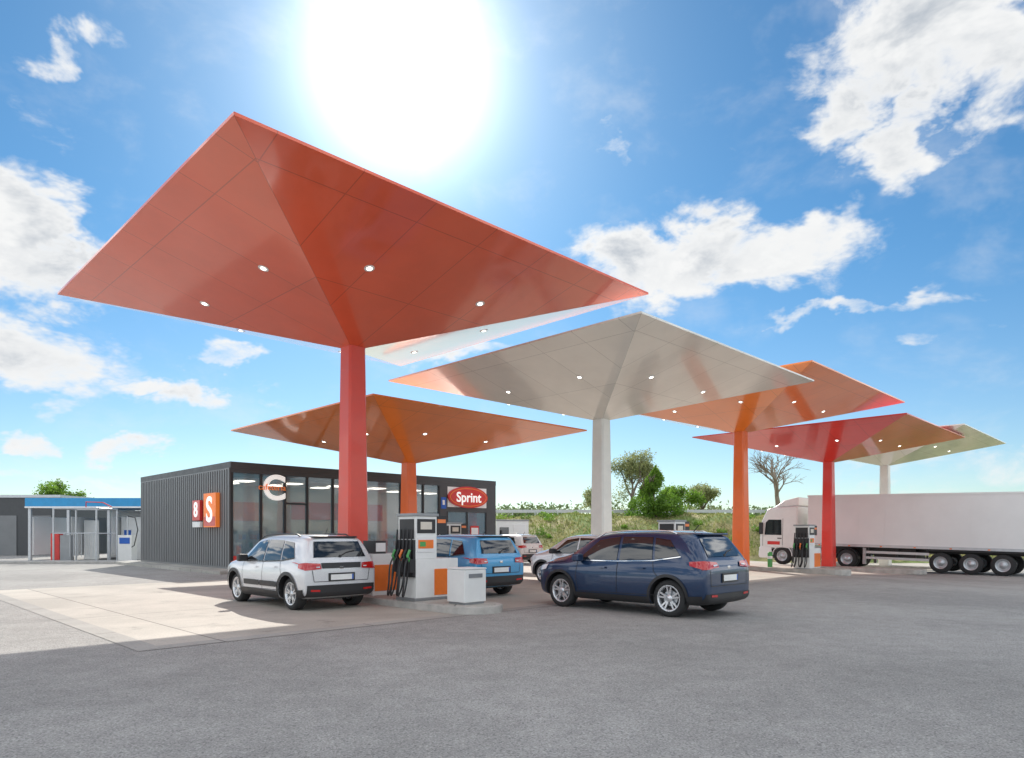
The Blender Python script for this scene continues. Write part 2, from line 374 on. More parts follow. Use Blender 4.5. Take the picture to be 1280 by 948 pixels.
# ---------------------------------------------------------------- shop building
def shop():
    P=(-11.6,28.4); g=empty('petrol_station_shop',(P[0],P[1],0),math.radians(45))
    W=15.1; D=11.3; H=4.55
    b=MB()
    b.box(0,.12,0,D,.12,H-.25,mDarkM)
    b.box(0,W,D-.12,D,.12,H-.25,mDarkM); b.box(W-.12,W,0,D-.12,.12,H-.25,mDarkM)
    b.box(.0,W,-.02,D+.02,H-.247,H,mDark)
    b.box(.12,W-.12,.12,D-.12,.13,.16,mShop)
    b.box(.3,W-.3,.3,D-.3,3.9,3.95,mWhiteD)
    b.box(.12,W-.12,4.5,4.6,.2,3.9,mShop)
    b.build('shell',g)
    b=MB(); n=46
    for i in range(n):
        y=.12+i*(D-.3)/(n-1); b.box(-.035,-.001,y-.05,y+.05,.2,H-.3,mDarkM)
    b.box(-.05,.0,-.03,.02,.12,H-.25,mDark)
    b.build('corrugated_cladding',g)
    b=MB(); zt=4.1; zb=.45
    b.box(.02,W-.02,-.015,.2,zt,H-.25,mDark)
    b.box(1.4,11.0,-.012,.15,.12,zb,mDark); b.box(.02,1.4,-.013,.15,.12,zb+.2,mRedP)
    xs=[.02,1.27,2.35,3.41,4.7,6.4,8.5,9.9,10.95]
    for x in xs: b.box(x,x+.09,-.03,.12,zb,zt,mBlack)
    b.box(2.44,3.41,-.02,.1,2.85,2.93,mBlack)
    b.box(11.04,11.5,-.018,.14,.12,zt,mDark); b.box(14.4,W-.02,-.018,.14,.12,zt,mDark)
    b.box(11.5,14.4,-.014,.14,2.75,zt,mDark)
    for x in (11.5,12.9,14.31): b.box(x,x+.09,-.02,.1,.15,2.75,mBlack)
    b.build('facade_frames',g)
    b=MB(); b.box(.1,10.98,.03,.05,zb,zt,mShopG); b.box(11.55,14.35,.03,.05,.15,2.75,mShopG); b.build('windows',g)
    b=MB()
    for i in range(9):
        x=.7+i*1.5
        if 2.2<x<3.6: continue
        b.box(x,x+1.0,.9,1.4,.15,1.7,mShop)
        for k in range(4):
            for j in range(6):
                c=random.choice([mRedP,mOrange,mWhite,mBlueP,mGreen,mWhiteD,mShop,mOrange])
                b.box(x+.03+j*.16,x+.16+j*.16,.83,.89,.25+k*.36,.25+k*.36+random.uniform(.14,.28),c)
    b.box(6.6,9.6,3,3.6,.15,1.2,mOrange); b.box(5,10.5,4.45,4.49,2.3,3.2,mRedP); b.box(.6,3.5,4.45,4.49,2.2,3.1,mOrange)
    for k in range(6):
        for j in range(2): b.box(.9+k*2.3,1.6+k*2.3,1.2+j*1.6,1.9+j*1.6,3.86,3.89,mLamp)  # unseen ceiling panels, added to brighten the shop interior
    b.build('shop_shelves',g)
    b=MB(); b.box(11.7,12.3,-.01,.02,.9,1.9,mPlate); b.box(13.2,13.8,-.01,.02,1.0,2.0,mRedP); b.box(12.4,12.75,-.01,.02,1.2,1.8,mOrange)
    b.box(11.75,12.25,-.014,-.0105,1.3,1.75,mOrange); b.box(13.25,13.75,-.014,-.0105,1.5,1.9,mPlate)
    b.box(4.9,5.5,.0,.025,.5,1.6,mPlate); b.box(8.7,9.7,0,.025,.5,1.1,mRedP); b.box(9.0,9.5,.0,.025,2.9,3.3,mPlate)
    b.box(11.1,11.45,-.04,-.03,2.9,3.5,mBlueP); b.box(11.2,11.35,-.044,-.0405,3.1,3.35,mPlate)
    b.box(1.5,2.2,.0,.025,.5,1.0,mRedP)
    b.build('posters',g)
    rot=(math.radians(90),0,0)
    text('C','letter_sign',g,(1.88,-.06,3.50),rot,1.5,mLetterGlow,.03,bold=.03)
    text('cafeteria','script_sign',g,(1.75,-.13,3.55),rot,.36,mOrGlow,.015)
    b=MB(); n=40
    for (rx,rz,y0,y1,m) in ((1.42,.58,-.12,-.03,mRedP),(1.32,.50,-.135,-.121,mOrange),(1.26,.45,-.145,-.136,mRedP)):
        prof=[(12.95+rx*math.cos(2*math.pi*i/n),3.55+rz*math.sin(2*math.pi*i/n)) for i in range(n)]
        b.prism(prof,y0,y1,m,'y')
    b.build('oval_sign',g)
    b=MB(); b.box(11.55,14.35,-.03,-.022,3.0,4.08,mPlate); b.build('oval_sign_backing',g)
    text('Sprint','oval_sign_letters',g,(12.95,-.15,3.52),rot,.74,mLetterGlow,.012,bold=.012)
    b=MB(); b.box(-.22,-.05,.95,2.25,1.85,3.3,mOrGlow); b.box(-.224,-.221,1.0,2.2,1.9,2.3,mRedP); b.build('sign_box',g,.01)
    b=MB(); b.box(-.2,-.05,2.75,3.6,1.85,2.1,mPlate); b.box(-.2,-.05,2.75,3.6,2.15,3.05,mRedP); b.build('sign_box_small',g,.02)
    text('S','sign_letter',g,(-.235,1.6,2.55),(math.radians(90),0,math.radians(-90)),1.5,mLetterGlow,.01,bold=.03)
    text('8','sign_letter_small',g,(-.21,3.17,2.6),(math.radians(90),0,math.radians(-90)),.9,mLetterGlow,.01,bold=.02)
    sheet('shop_pavement',[rectuv(P,-1.1,W+1.2,-1.7,D+1)],mPave,.12)
shop()
# ---------------------------------------------------------------- cars
def loft(stations):
    rings=[]
    for (xl,xt,hw,zb,zbelt,hwt,zrail,ztop) in stations:
        half=[(0,zb),(.80*hw,zb),(.95*hw,zb+.05),(hw*.985,zb+.22),(hw,(zb+zbelt)/2+.10),(.965*hw,zbelt),(hwt+.015,zrail-.05),(hwt-.06,zrail+.01),(hwt*.55,ztop-.008),(0,ztop)]
        pts=[]
        for i,(y,z) in enumerate(half):
            if i<5: x=xl
            else:
                t=min(max((z-zbelt)/max(zrail-zbelt,.01),0),1); x=xl+(xt-xl)*t
            pts.append((x,-y,z))
        rings.append(pts+[(p[0],-p[1],p[2]) for p in pts[8:0:-1]])
    n=18; vs=[p for r in rings for p in r]; fs=[]
    for i in range(len(rings)-1):
        for k in range(n): fs.append((i*n+k,i*n+(k+1)%n,(i+1)*n+(k+1)%n,(i+1)*n+k))
    for base in (0,(len(rings)-1)*n):
        for i in range(9):
            a=[base+i,base+i+1,base+(18-i-1)%18,base+(18-i)%18]; u=[]
            for q in a:
                if q not in u: u.append(q)
            fs.append(tuple(u))
    return vs,fs
def decal(polys,view,bvh,mat,name,parent,off=.006,cell=.06):
    bm=bmesh.new()
    for p in polys: bm.faces.new([bm.verts.new((a,b,0)) for a,b in p])
    for ax in (0,1):
        cs=[v.co[ax] for v in bm.verts]; lo,hi=min(cs),max(cs); k=max(1,int((hi-lo)/cell))
        for j in range(1,k):
            c=lo+(hi-lo)*j/k; co=[0,0,0];no=[0,0,0];co[ax]=c;no[ax]=1
            bmesh.ops.bisect_plane(bm,geom=bm.verts[:]+bm.edges[:]+bm.faces[:],plane_co=co,plane_no=no)
    bmesh.ops.triangulate(bm,faces=bm.faces[:])
    dead=[]
    for v in bm.verts:
        a,b=v.co.x,v.co.y
        o,d={'L':((a,3,b),(0,-1,0)),'R':((a,-3,b),(0,1,0)),'B':((-3,a,b),(1,0,0)),'F':((9,a,b),(-1,0,0)),'T':((a,b,4),(0,0,-1))}[view]
        h=bvh.ray_cast(Vector(o),Vector(d))
        if h[0] is None: dead.append(v); continue
        nn=h[1]
        if nn.dot(Vector(d))>0: nn=-nn
        v.co=h[0]+nn*off-Vector(d)*off*.5
    if dead: bmesh.ops.delete(bm,geom=dead,context='VERTS')
    bm.normal_update()
    for f in bm.faces: f.smooth=True
    me=bpy.data.meshes.new(name); bm.to_mesh(me); bm.free(); me.materials.append(mat)
    o=bpy.data.objects.new(name,me); SC.collection.objects.link(o); o.parent=parent; return o
def wheel(parent,x,y,r,w,side,name,style=0):
    b=MB(); s=side; rr=r*.70
    prof=[(rr,-w*.5),(rr+.02,-w*.52),(r-.03,-w*.5),(r,-w*.36),(r,w*.36),(r-.03,w*.5),(rr+.02,w*.52),(rr,w*.48)]
    b.lathe_y(prof,(x,y,r),mTyre,40)
    b.lathe_y([(rr+.002,s*w*.50),(rr-.012,s*w*.51),(rr-.03,s*w*.44),(rr-.035,s*w*.1),(rr-.035,-s*w*.4)],(x,y,r),mAlloy,40)
    b.lathe_y([(rr-.04,s*w*.12),(.001,s*w*.10)],(x,y,r),mBlack,24)
    b.lathe_y([(.15,s*w*.14),(.001,s*w*.15)],(x,y,r),mGalv,24)
    n=5
    for i in range(n):
        for dlt in (-.2,.2):
            t=2*math.pi*i/n+.3
            c=Vector((x,y+s*w*.38,r))
            d0=Vector((math.cos(t+dlt*.6),0,math.sin(t+dlt*.6))); d1=Vector((math.cos(t+dlt),0,math.sin(t+dlt)))
            p0=c+d0*.05; p1=c+d1*(rr-.015)+Vector((0,s*w*.06,0)); tt=Vector((-math.sin(t),0,math.cos(t)))
            wd=.019; th=Vector((0,-s*.03,0))
            vs=[p0-tt*wd,p0+tt*wd,p1+tt*wd*.8,p1-tt*wd*.8]; vs+= [v+th for v in vs]
            b.add(vs,[(0,1,2,3),(4,7,6,5),(0,4,5,1),(1,5,6,2),(2,6,7,3),(3,7,4,0)],mAlloy)
    b.lathe_y([(.07,s*w*.36),(.065,s*w*.42),(.001,s*w*.43)],(x,y,r),mAlloy,20)
    return b.build(name,parent)
def ringpolys(cx,cz,r0,r1,a0,a1,n=16):
    out=[]
    for i in range(n):
        t0=math.radians(a0+(a1-a0)*i/n); t1=math.radians(a0+(a1-a0)*(i+1)/n)
        out.append([(cx+r0*math.cos(t0),cz+r0*math.sin(t0)),(cx+r1*math.cos(t0),cz+r1*math.sin(t0)),(cx+r1*math.cos(t1),cz+r1*math.sin(t1)),(cx+r0*math.cos(t1),cz+r0*math.sin(t1))])
    return out
def line(pts,w):
    out=[]
    for (a,b),(c,d) in zip(pts[:-1],pts[1:]):
        L=math.hypot(c-a,d-b); nx,ny=-(d-b)/L*w/2,(c-a)/L*w/2
        out.append([(a-nx,b-ny),(c-nx,d-ny),(c+nx,d+ny),(a+nx,b+ny)])
    return out
def car(name,rl,stations,wb,ra,r,paint,W,spec0,xs=1.0,z=0):
    hd=Vector((-R2,R2)); lf=Vector((-R2,-R2))
    spec=dict(spec0)
    sx=lambda P:[(p[0]*xs,p[1]) for p in P]
    for k in ('win','seams','handles','tls','hls'): spec[k]=[sx(p) for p in spec[k]]
    spec['trim']=sx(spec['trim']); spec['mir']=(spec['mir'][0]*xs,spec['mir'][1]); spec['xroof']*=xs; spec['railpos']=(spec['railpos'][0]*xs,spec['railpos'][1]*xs,spec['railpos'][2])
    stations=[(s[0]*xs,s[1]*xs)+tuple(s[2:]) for s in stations]
    yw=W/2-.06
    org=Vector(rl)-hd*ra-lf*yw
    g=empty(name,(org.x,org.y,z),math.radians(135))
    vs,fs=loft(stations); me=bpy.data.meshes.new('b'); me.from_pydata(vs,[],fs); me.update()
    bm=bmesh.new(); bm.from_mesh(me); bmesh.ops.recalc_face_normals(bm,faces=bm.faces); bm.to_mesh(me); bm.free()
    o=bpy.data.objects.new('tmp',me); SC.collection.objects.link(o)
    m=o.modifiers.new('s','SUBSURF'); m.levels=3; m.render_levels=3
    dg=bpy.context.evaluated_depsgraph_get(); dg.update()
    ev=bpy.data.meshes.new_from_object(o.evaluated_get(dg)); bpy.data.objects.remove(o)
    bm=bmesh.new(); bm.from_mesh(ev); bvh=BVHTree.FromBMesh(bm); bm.free()
    body=bpy.data.objects.new('body_shell',ev); SC.collection.objects.link(body)
    ev.materials.clear(); ev.materials.append(paint); ev.materials.append(mBlack)
    for cx in (ra,ra+wb):
        c=MB(); c.cyl((cx,-1.2,r+.01),(cx,1.2,r+.01),r+.045,r+.045,mBlack,48)
        co=c.build('cut'); co.data.materials.clear(); co.data.materials.append(paint); co.data.materials.append(mBlack)
        for p in co.data.polygons: p.material_index=1
        bo=body.modifiers.new('bo','BOOLEAN'); bo.object=co; bo.operation='DIFFERENCE'; bo.solver='EXACT'
        dg=bpy.context.evaluated_depsgraph_get(); dg.update()
        nm=bpy.data.meshes.new_from_object(body.evaluated_get(dg)); body.modifiers.clear(); body.data=nm
        bpy.data.objects.remove(co)
    for p in body.data.polygons: p.use_smooth=p.material_index==0
    body.parent=g; body.name='body_shell'
    b=MB(); b.box(ra-r-.1,ra+wb+r+.1,-.55,.55,.22,.75,mBlack); b.build('underbody',g)
    for i,(cx,sd) in enumerate(((ra,1),(ra,-1),(ra+wb,1),(ra+wb,-1))):
        wheel(g,cx,sd*(W/2-.06-.11),r,.22,sd,'wheel_%d'%(i+1))
    for V,sg in (('L',1),('R',-1)):
        t='left' if sg==1 else 'right'
        decal([w for w in spec['win']],V,bvh,mGlassCar,'windows_'+t,g,.007)
        decal(line(spec['trim'],.018),V,bvh,spec.get('trimm',mBlack),'window_trim_'+t,g,.010)
        a=[p for c in (ra,ra+wb) for p in ringpolys(c,r+.01,r+.04,r+.04+spec['arch'],-8,176 if c==ra else 188)]
        decal(a,V,bvh,mBlack,'arch_cladding_'+t,g,.012,.2)
        sil=[[(ra+r+.06,.17),(ra+wb-r-.06,.17),(ra+wb-r-.04,spec['sill']),(ra+r+.04,spec['sill'])],
             [(.12,.30),(ra-r-.05,.26),(ra-r-.04,spec['sill']+.05),(.10,spec['sill']+.07)]]
        decal(sil,V,bvh,mBlack,'sill_'+t,g,.010,.04)
        se=[]
        for ln in spec['seams']: se+=line(ln,.010)
        decal(se,V,bvh,mBlack,'door_seams_'+t,g,.004,.08)
        decal([p for h in spec['handles'] for p in line(h,.035)],V,bvh,spec.get('handlem',paint),'door_handles_'+t,g,.03,.05)
        decal(spec['tls'],V,bvh,mRedL,'tail_lamp_side_'+t,g,.012,.05)
        decal(spec['hls'],V,bvh,mClear,'head_lamp_side_'+t,g,.012,.05)
        mx,mz=spec['mir']
        b=MB(); yy=sg*(W/2+.09)
        b.box(mx-.07,mx+.09,min(yy-sg*.13,yy+sg*.09),max(yy-sg*.13,yy+sg*.09),mz-.07,mz+.09,spec.get('mirm',paint))
        b.build('mirror_'+t,g,.04,4)
        if spec.get('bumps'):
            decal([[(1.2*xs,.46),(2.0*xs,.46),(2.0*xs,.57),(1.2*xs,.57)],[(2.05*xs,.46),(2.85*xs,.46),(2.85*xs,.57),(2.05*xs,.57)]],V,bvh,mBlack,'side_bumper_strip_'+t,g,.02)
    mir=lambda P:[[( -y,zz) for y,zz in p] for p in P]
    decal(spec['rw'],'B',bvh,mGlassCar,'rear_window',g,.008)
    decal(spec['tl']+mir(spec['tl']),'B',bvh,mRedL,'tail_lamps',g,.014,.05)
    if 'tlw' in spec: decal(spec['tlw']+mir(spec['tlw']),'B',bvh,mClear,'reverse_lamps',g,.02,.05)
    decal(spec['rb'],'B',bvh,mBlack,'rear_bumper_cladding',g,.012,.04)
    rf=[[(.5,.40),(.70,.41),(.70,.45),(.5,.44)]]; decal(rf+mir(rf),'B',bvh,mRedL,'reflectors',g,.02,.1)
    if 'gb' in spec: decal(spec['gb'],'B',bvh,mBlack,'tailgate_trim',g,.010)
    decal(spec['hl']+mir(spec['hl']),'F',bvh,mClear,'head_lamps',g,.014,.05)
    decal(spec['grille'],'F',bvh,mBlack,'grille',g,.012)
    decal(spec['ws'],'F',bvh,mGlassCar,'windscreen',g,.008)
    se=[]
    for ln in spec['rseams']: se+=line(ln,.012)
    decal(se,'B',bvh,mBlack,'tailgate_seams',g,.005,.08)
    px,pz=spec['plate']; h=bvh.ray_cast(Vector((-3,0,pz)),Vector((1,0,0)))[0]
    b=MB(); b.box(h.x-.03,h.x-.012,-.26,.26,pz-.055,pz+.055,mPlate); b.box(h.x-.022,h.x+.05,-.30,.30,pz-.085,pz+.085,mBlack)
    b.box(h.x-.0315,h.x-.0302,-.258,-.225,pz-.053,pz+.053,mBlueP)
    b.build('rear_plate',g,.003)
    h2=bvh.ray_cast(Vector((-3,0,pz+.2)),Vector((1,0,0)))[0]
    b=MB(); b.box(h2.x-.012,h2.x+.01,-.05,.05,pz+.16,pz+.22,mChrome); b.build('badge',g,.01)
    zr=spec['zroof']; xr=spec['xroof']
    b=MB(); b.box(xr-.15,xr+.18,-.50,.50,zr-.055,zr-.02,spec.get('spm',paint)); b.build('roof_spoiler',g,.016,3)
    hh=bvh.ray_cast(Vector((-3,.0,spec['rw'][0][0][1]+.05)),Vector((1,0,0)))[0]
    b=MB(); b.tube([(hh.x-.03,0,hh.z-.03),(hh.x+.0,-.15,hh.z+.04),(hh.x+.02,-.36,hh.z+.08)],.012,mBlack,6); b.cyl((hh.x-.04,0,hh.z-.03),(hh.x+.02,0,hh.z-.03),.03,.03,mBlack); b.build('rear_wiper',g)
    b=MB(); b.tube([(xr+.35,0,zr-.02),(xr+.2,0,zr+.14)],.008,mBlack,6); b.build('antenna',g)
    if spec.get('rails'):
        b=MB(); m_=spec['rails']; x0,x1,yr=spec['railpos']
        for sg in (1,-1):
            P=[]
            for k in range(13):
                x=x0+(x1-x0)*k/12; hz=bvh.ray_cast(Vector((x,sg*yr,4)),Vector((0,0,-1)))[0].z
                P.append((x,sg*yr,hz+(.045 if 0<k<12 else .0)))
            b.tube(P,.016,m_,8)
        b.build('roof_rails',g)
    return g
suv_st=[(0.02,0.36,.80,.34,1.00,.60,1.45,1.48),(0.04,0.40,.88,.28,1.00,.65,1.51,1.555),(0.30,0.62,.925,.23,1.01,.685,1.545,1.60),(0.9,1.1,.925,.2,1.0,.70,1.565,1.62),(1.5,1.6,.925,.2,.985,.70,1.575,1.63),(2.15,2.15,.925,.2,.97,.70,1.565,1.625),
 (2.75,2.68,.925,.2,.96,.68,1.525,1.585),(3.12,2.95,.925,.2,.96,.66,1.44,1.50),(3.5,3.5,.925,.2,.985,.70,1.10,1.14),(3.95,3.95,.915,.2,.97,.72,1.04,1.09),(4.25,4.2,.87,.24,.91,.68,.97,1.01),(4.42,4.38,.76,.3,.80,.6,.84,.87)]
suv=dict(win=[[(.60,1.15),(1.16,1.07),(1.22,1.48),(.88,1.44)],[(1.22,1.065),(2.02,1.035),(2.02,1.50),(1.28,1.49)],[(2.09,1.035),(3.12,1.03),(2.98,1.16),(2.64,1.43),(2.09,1.50)]],
 trim=[(.58,1.13),(1.2,1.045),(2.05,1.015),(3.15,1.01)],trimm=mChrome,arch=.055,sill=.36,
 seams=[[(2.06,.38),(2.06,1.02)],[(1.2,1.04),(1.16,.85),(1.02,.70)],[(3.1,.36),(3.16,.7),(3.14,1.0)],[(1.15,.40),(3.1,.38)],[(3.5,.98),(4.2,.9)]],
 handles=[[(1.38,.90),(1.56,.90)],[(2.35,.885),(2.53,.885)]],
 tls=[[(.05,.90),(.36,.97),(.38,1.04),(.08,1.06)]],hls=[[(4.05,.80),(4.32,.75),(4.30,.85),(4.0,.91)]],mir=(3.02,1.06),
 rw=[[(-.62,1.13),(.62,1.13),(.54,1.46),(-.54,1.46)]],
 tl=[[(.40,.94),(.86,.90),(.87,1.06),(.44,1.03)]],tlw=[[(.46,.965),(.60,.955),(.60,.985),(.46,.99)]],
 rb=[[(-.84,.26),(.84,.26),(.83,.46),(-.83,.46)]],hl=[[(.50,.72),(.80,.74),(.80,.84),(.5,.80)]],grille=[[(-.45,.62),(.45,.62),(.48,.74),(-.48,.74)],[(-.6,.34),(.6,.34),(.6,.48),(-.6,.48)]],
 ws=[[(-.66,1.15),(.66,1.15),(.56,1.46),(-.56,1.46)]],
 rseams=[[(-.68,.60),(.68,.60)],[(.68,.60),(.70,.9)],[(-.68,.60),(-.70,.9)]],plate=(0,.74),zroof=1.59,xroof=.48,rails=mChrome,railpos=(.80,2.75,.61))
mNavy=metallic_paint('navy_metallic',(.009,.034,.095)); mPearl=metallic_paint('silver_metallic',(.72,.73,.75),metal=.2); mSky=metallic_paint('azure_metallic',(.05,.32,.60),metal=.15); mWcar=M('white_car_paint',(.78,.78,.77),.25,coat=1,var=0)
car('parked_suv_car',(2.92,12.88),suv_st,2.65,.80,.35,mNavy,1.85,suv,.95)
hat_st=[(0.02,0.26,.76,.34,.96,.57,1.40,1.44),(0.04,0.29,.84,.29,.96,.62,1.46,1.50),(0.28,0.5,.87,.22,.97,.65,1.49,1.54),(0.9,1.05,.87,.19,.96,.66,1.50,1.55),(1.5,1.55,.87,.18,.94,.665,1.505,1.555),(2.1,2.1,.87,.18,.93,.66,1.495,1.55),
 (2.6,2.55,.87,.18,.92,.64,1.455,1.51),(2.95,2.8,.87,.18,.92,.62,1.37,1.43),(3.35,3.35,.87,.18,.95,.66,1.05,1.10),(3.75,3.75,.86,.18,.94,.67,1.0,1.05),(4.0,3.97,.82,.22,.89,.64,.94,.97),(4.15,4.1,.70,.28,.79,.55,.82,.85)]
hat=dict(suv); hat.update(win=[[(.52,1.08),(1.08,1.02),(1.14,1.41),(.74,1.38)],[(1.14,1.015),(1.92,.985),(1.92,1.435),(1.2,1.42)],[(1.98,.985),(2.96,.985),(2.84,1.11),(2.5,1.37),(1.98,1.435)]],
 trim=[(.50,1.065),(1.1,1.0),(1.95,.97),(3.0,.965)],trimm=mBlack,arch=.07,sill=.38,
 seams=[[(1.95,.38),(1.95,.98)],[(1.12,1.0),(1.08,.85),(1.0,.70)],[(2.95,.36),(3.0,.7),(2.98,.96)],[(1.05,.40),(2.95,.38)]],
 handles=[[(1.28,.87),(1.45,.87)],[(2.22,.85),(2.40,.85)]],
 tls=[[(.05,.84),(.26,.87),(.28,.96),(.07,.98)]],hls=[[(3.8,.74),(4.05,.70),(4.02,.80),(3.75,.85)]],mir=(2.86,1.02),
 rw=[[(-.60,1.08),(.60,1.08),(.52,1.40),(-.52,1.40)]],
 tl=[[(.46,.85),(.81,.83),(.82,.98),(.48,.96)]],tlw=[[(.50,.88),(.58,.88),(.58,.90),(.50,.90)]],
 rb=[[(-.77,.30),(.77,.30),(.77,.53),(-.77,.53)]],hl=[[(.48,.68),(.74,.70),(.74,.79),(.48,.75)]],grille=[[(-.42,.60),(.42,.60),(.42,.70),(-.42,.70)]],
 ws=[[(-.62,1.09),(.62,1.09),(.53,1.38),(-.53,1.38)]],rseams=[[(-.62,.60),(.62,.60)],[(.62,.60),(.66,.83)],[(-.62,.60),(-.66,.83)]],plate=(0,.68),zroof=1.53,xroof=.40,rails=mBlack,railpos=(.7,2.6,.57),mirm=mBlack,handlem=mPearl)
cact=dict(hat); cact.update(gb=[[(-.44,.86),(.44,.86),(.46,.97),(-.46,.97)]],bumps=True,spm=mBlack)
car('parked_hatchback_car',(-4.52,14.05),hat_st,2.55,.70,.335,mPearl,1.68,cact,.93)
hb=dict(hat); hb.update(spm=mBlack,handlem=mSky,rails=None)
car('parked_hatchback_car',(-1.30,16.85),hat_st,2.52,.70,.325,mSky,1.70,hb,.92)
car('parked_hatchback_car',(2.75,20.05),hat_st,2.52,.72,.32,mPearl,1.75,dict(hat,rails=None),.94)
car('parked_hatchback_car',(0.0,35.6),hat_st,2.52,.72,.32,mWcar,1.75,dict(hat,rails=None),.94)
# ---------------------------------------------------------------- truck
def truck():
    g=empty('articulated_lorry',(15.7,42.3,-.19),math.radians(135),math.radians(-1.25))
    b=MB(); prof=[(-.02,.95),(0,1.55),(-.10,2.55),(-.42,3.2),(-.62,3.32),(-2.25,3.42),(-2.25,.95)]
    b.prism(prof,-1.22,1.22,mWhite,'y'); b.build('cab',g,.09,4)
    b=MB(); b.prism([(-.02,.35),(.04,.5),(.0,1.0),(-.75,1.0),(-.80,.35)],-1.24,1.24,mWhiteD,'y'); b.prism([(-1.95,.45),(-1.9,1.0),(-2.3,1.0),(-2.3,.45)],-1.22,1.22,mSteelW,'y'); b.build('bumper',g,.04,3)
    b=MB(); b.prism([(-.75,3.33),(-1.4,3.75),(-2.25,3.95),(-2.25,3.43)],-1.1,1.1,mWhite,'y'); b.build('roof_deflector',g,.08,4)
    b=MB()
    for s in (1,-1):
        b.prism([(-.32,1.72),(-.38,2.45),(-.55,2.62),(-1.32,2.62),(-1.35,1.72)],s*1.222,s*1.234,mGlassCar,'y')
    vs=[(.012,-1.08,1.62),(.012,1.08,1.62),(-.09,1.08,2.52),(-.09,-1.08,2.52)]; b.add(vs,[(0,1,2,3)],mGlassCar)
    b.box(.0,.02,-.8,.8,.98,1.45,mBlack); b.box(.02,.05,-.7,.7,.5,.75,mBlack)
    for s in (1,-1): b.box(.03,.06,min(s*.8,s*1.15),max(s*.8,s*1.15),.55,.75,mClear)
    for s in (1,-1):
        b.box(-1.42,-1.40,s*1.225-.003,s*1.225+.003,1.05,2.7,mBlack); b.box(-.22,-.2,s*1.225-.003,s*1.225+.003,1.05,1.7,mBlack)
        b.box(-1.35,-1.1,s*1.235-.01,s*1.235+.01,1.5,1.55,mBlack)
        b.box(-.25,-.05,s*1.36-.06,s*1.36+.06,1.75,2.45,mBlack); b.cyl((-.15,s*1.2,2.4),(-.15,s*1.36,2.42),.02,.02,mBlack)
        b.box(-.8,-.74,s*1.1-.1,s*1.1+.1,.4,.9,mBlack)
    b.build('windows_grille_mirrors',g,.006)
    b=MB(); b.box(-1.25,-.5,1.222,1.227,1.15,1.35,mRedP); b.build('door_livery',g)
    b=MB(); b.box(-6.3,-.8,-.45,-.35,.75,1.0,mBlack); b.box(-6.3,-.8,.35,.45,.75,1.0,mBlack); b.box(-5.5,-4.6,-.5,.5,1.0,1.15,mBlack)
    for s in (1,-1): b.cyl((-2.5,s*.85,.75),(-4.0,s*.85,.75),.33,.33,mGalv,20); b.box(-2.95,-2.4,s*1.0-.2,s*1.0+.2,.4,1.0,mBlack)
    b.build('tractor_chassis',g,.01)
    b=MB(); b.box(-16.4,-2.85,-1.27,1.27,1.22,4.0,mWhiteD); b.build('trailer_box',g,.03,2)
    b=MB()
    for s in (1,-1):
        y=s*1.28
        b.box(-16.42,-2.83,y-.012,y+.012,1.18,1.32,mGalv); b.box(-16.42,-2.83,y-.014,y+.014,3.93,4.02,mWhiteD)
        for k in range(11): b.box(-3.0-k*1.3,-2.988-k*1.3,y-.003,y+.001,1.33,3.92,mWhiteD)
        for k in range(8): b.box(-3.6-k*1.6,-3.5-k*1.6,y-.02,y+.02,1.2,1.26,mOrange)
        b.box(-9.0,-6.0,y-s*.06-.02,y-s*.06+.02,.55,.68,mGalv); b.box(-9.0,-6.0,y-s*.06-.02,y-s*.06+.02,.85,.98,mGalv)
        for xx in (-6.1,-7.5,-8.9): b.box(xx-.04,xx+.04,y-s*.12-.03,y-s*.12+.03,.55,1.2,mBlack)
        b.box(-12.9,-8.85,min(s*.8,s*1.24),max(s*.8,s*1.24),1.08,1.13,mBlack)
        b.box(-5.9,-5.75,s*.9-.07,s*.9+.07,.25,1.2,mGalv)
    b.box(-16.3,-3.5,-.5,-.4,.95,1.2,mBlack); b.box(-16.3,-3.5,.4,.5,.95,1.2,mBlack)
    b.box(-16.3,-5.0,-1.1,1.1,1.14,1.21,mBlack); b.box(-8.3,-6.3,-.9,.9,.55,1.12,mBlack)
    b.build('trailer_trim_and_chassis',g)
    def tw(x,s,dual,name):
        b=MB(); w=.32; r=.51; yy=s*(1.22-.16)
        b.lathe_y([(.30,-w/2),(r-.03,-w/2),(r,-w*.4),(r,w*.4),(r-.03,w/2),(.30,w/2)],(x,yy,r),mTyre,36)
        b.lathe_y([(.31,s*w/2+s*.005),(.28,s*w*.5),(.25,s*w*.2),(.16,s*w*.1),(.14,s*w*.42),(.001,s*w*.45)],(x,yy,r),mGalv,28)
        if dual: b.lathe_y([(.1,-w/2),(r-.03,-w/2),(r,-w*.4),(r,w*.4),(r-.03,w/2),(.1,w/2)],(x,yy-s*.36,r),mTyre,24)
        b.cyl((x,yy,r),(x,0,r),.09,.09,mBlack,10)
        b.build(name,g)
    k=0
    for x,dl in ((-1.4,0),(-5.0,1),(-9.5,0),(-10.8,0),(-12.1,0)):
        for s in (1,-1): k+=1; tw(x,s,dl,'wheel_%d'%k)
    b=MB()
    for s in (1,-1):
        for (cx,m_) in ((-1.4,mWhiteD),(-5.0,mBlack)):
            pts=[(cx+.60*math.cos(t),.52+.60*math.sin(t)) for t in np.linspace(0,math.pi,13)]; pi=[(cx+.56*math.cos(t),.52+.56*math.sin(t)) for t in np.linspace(math.pi,0,13)]
            for i in range(12):
                q=[pts[i],pts[i+1],pi[11-i],pi[12-i]]; b.prism(q,min(s*.85,s*1.23),max(s*.85,s*1.23),m_,'y')
    b.build('mudguards',g)
truck()
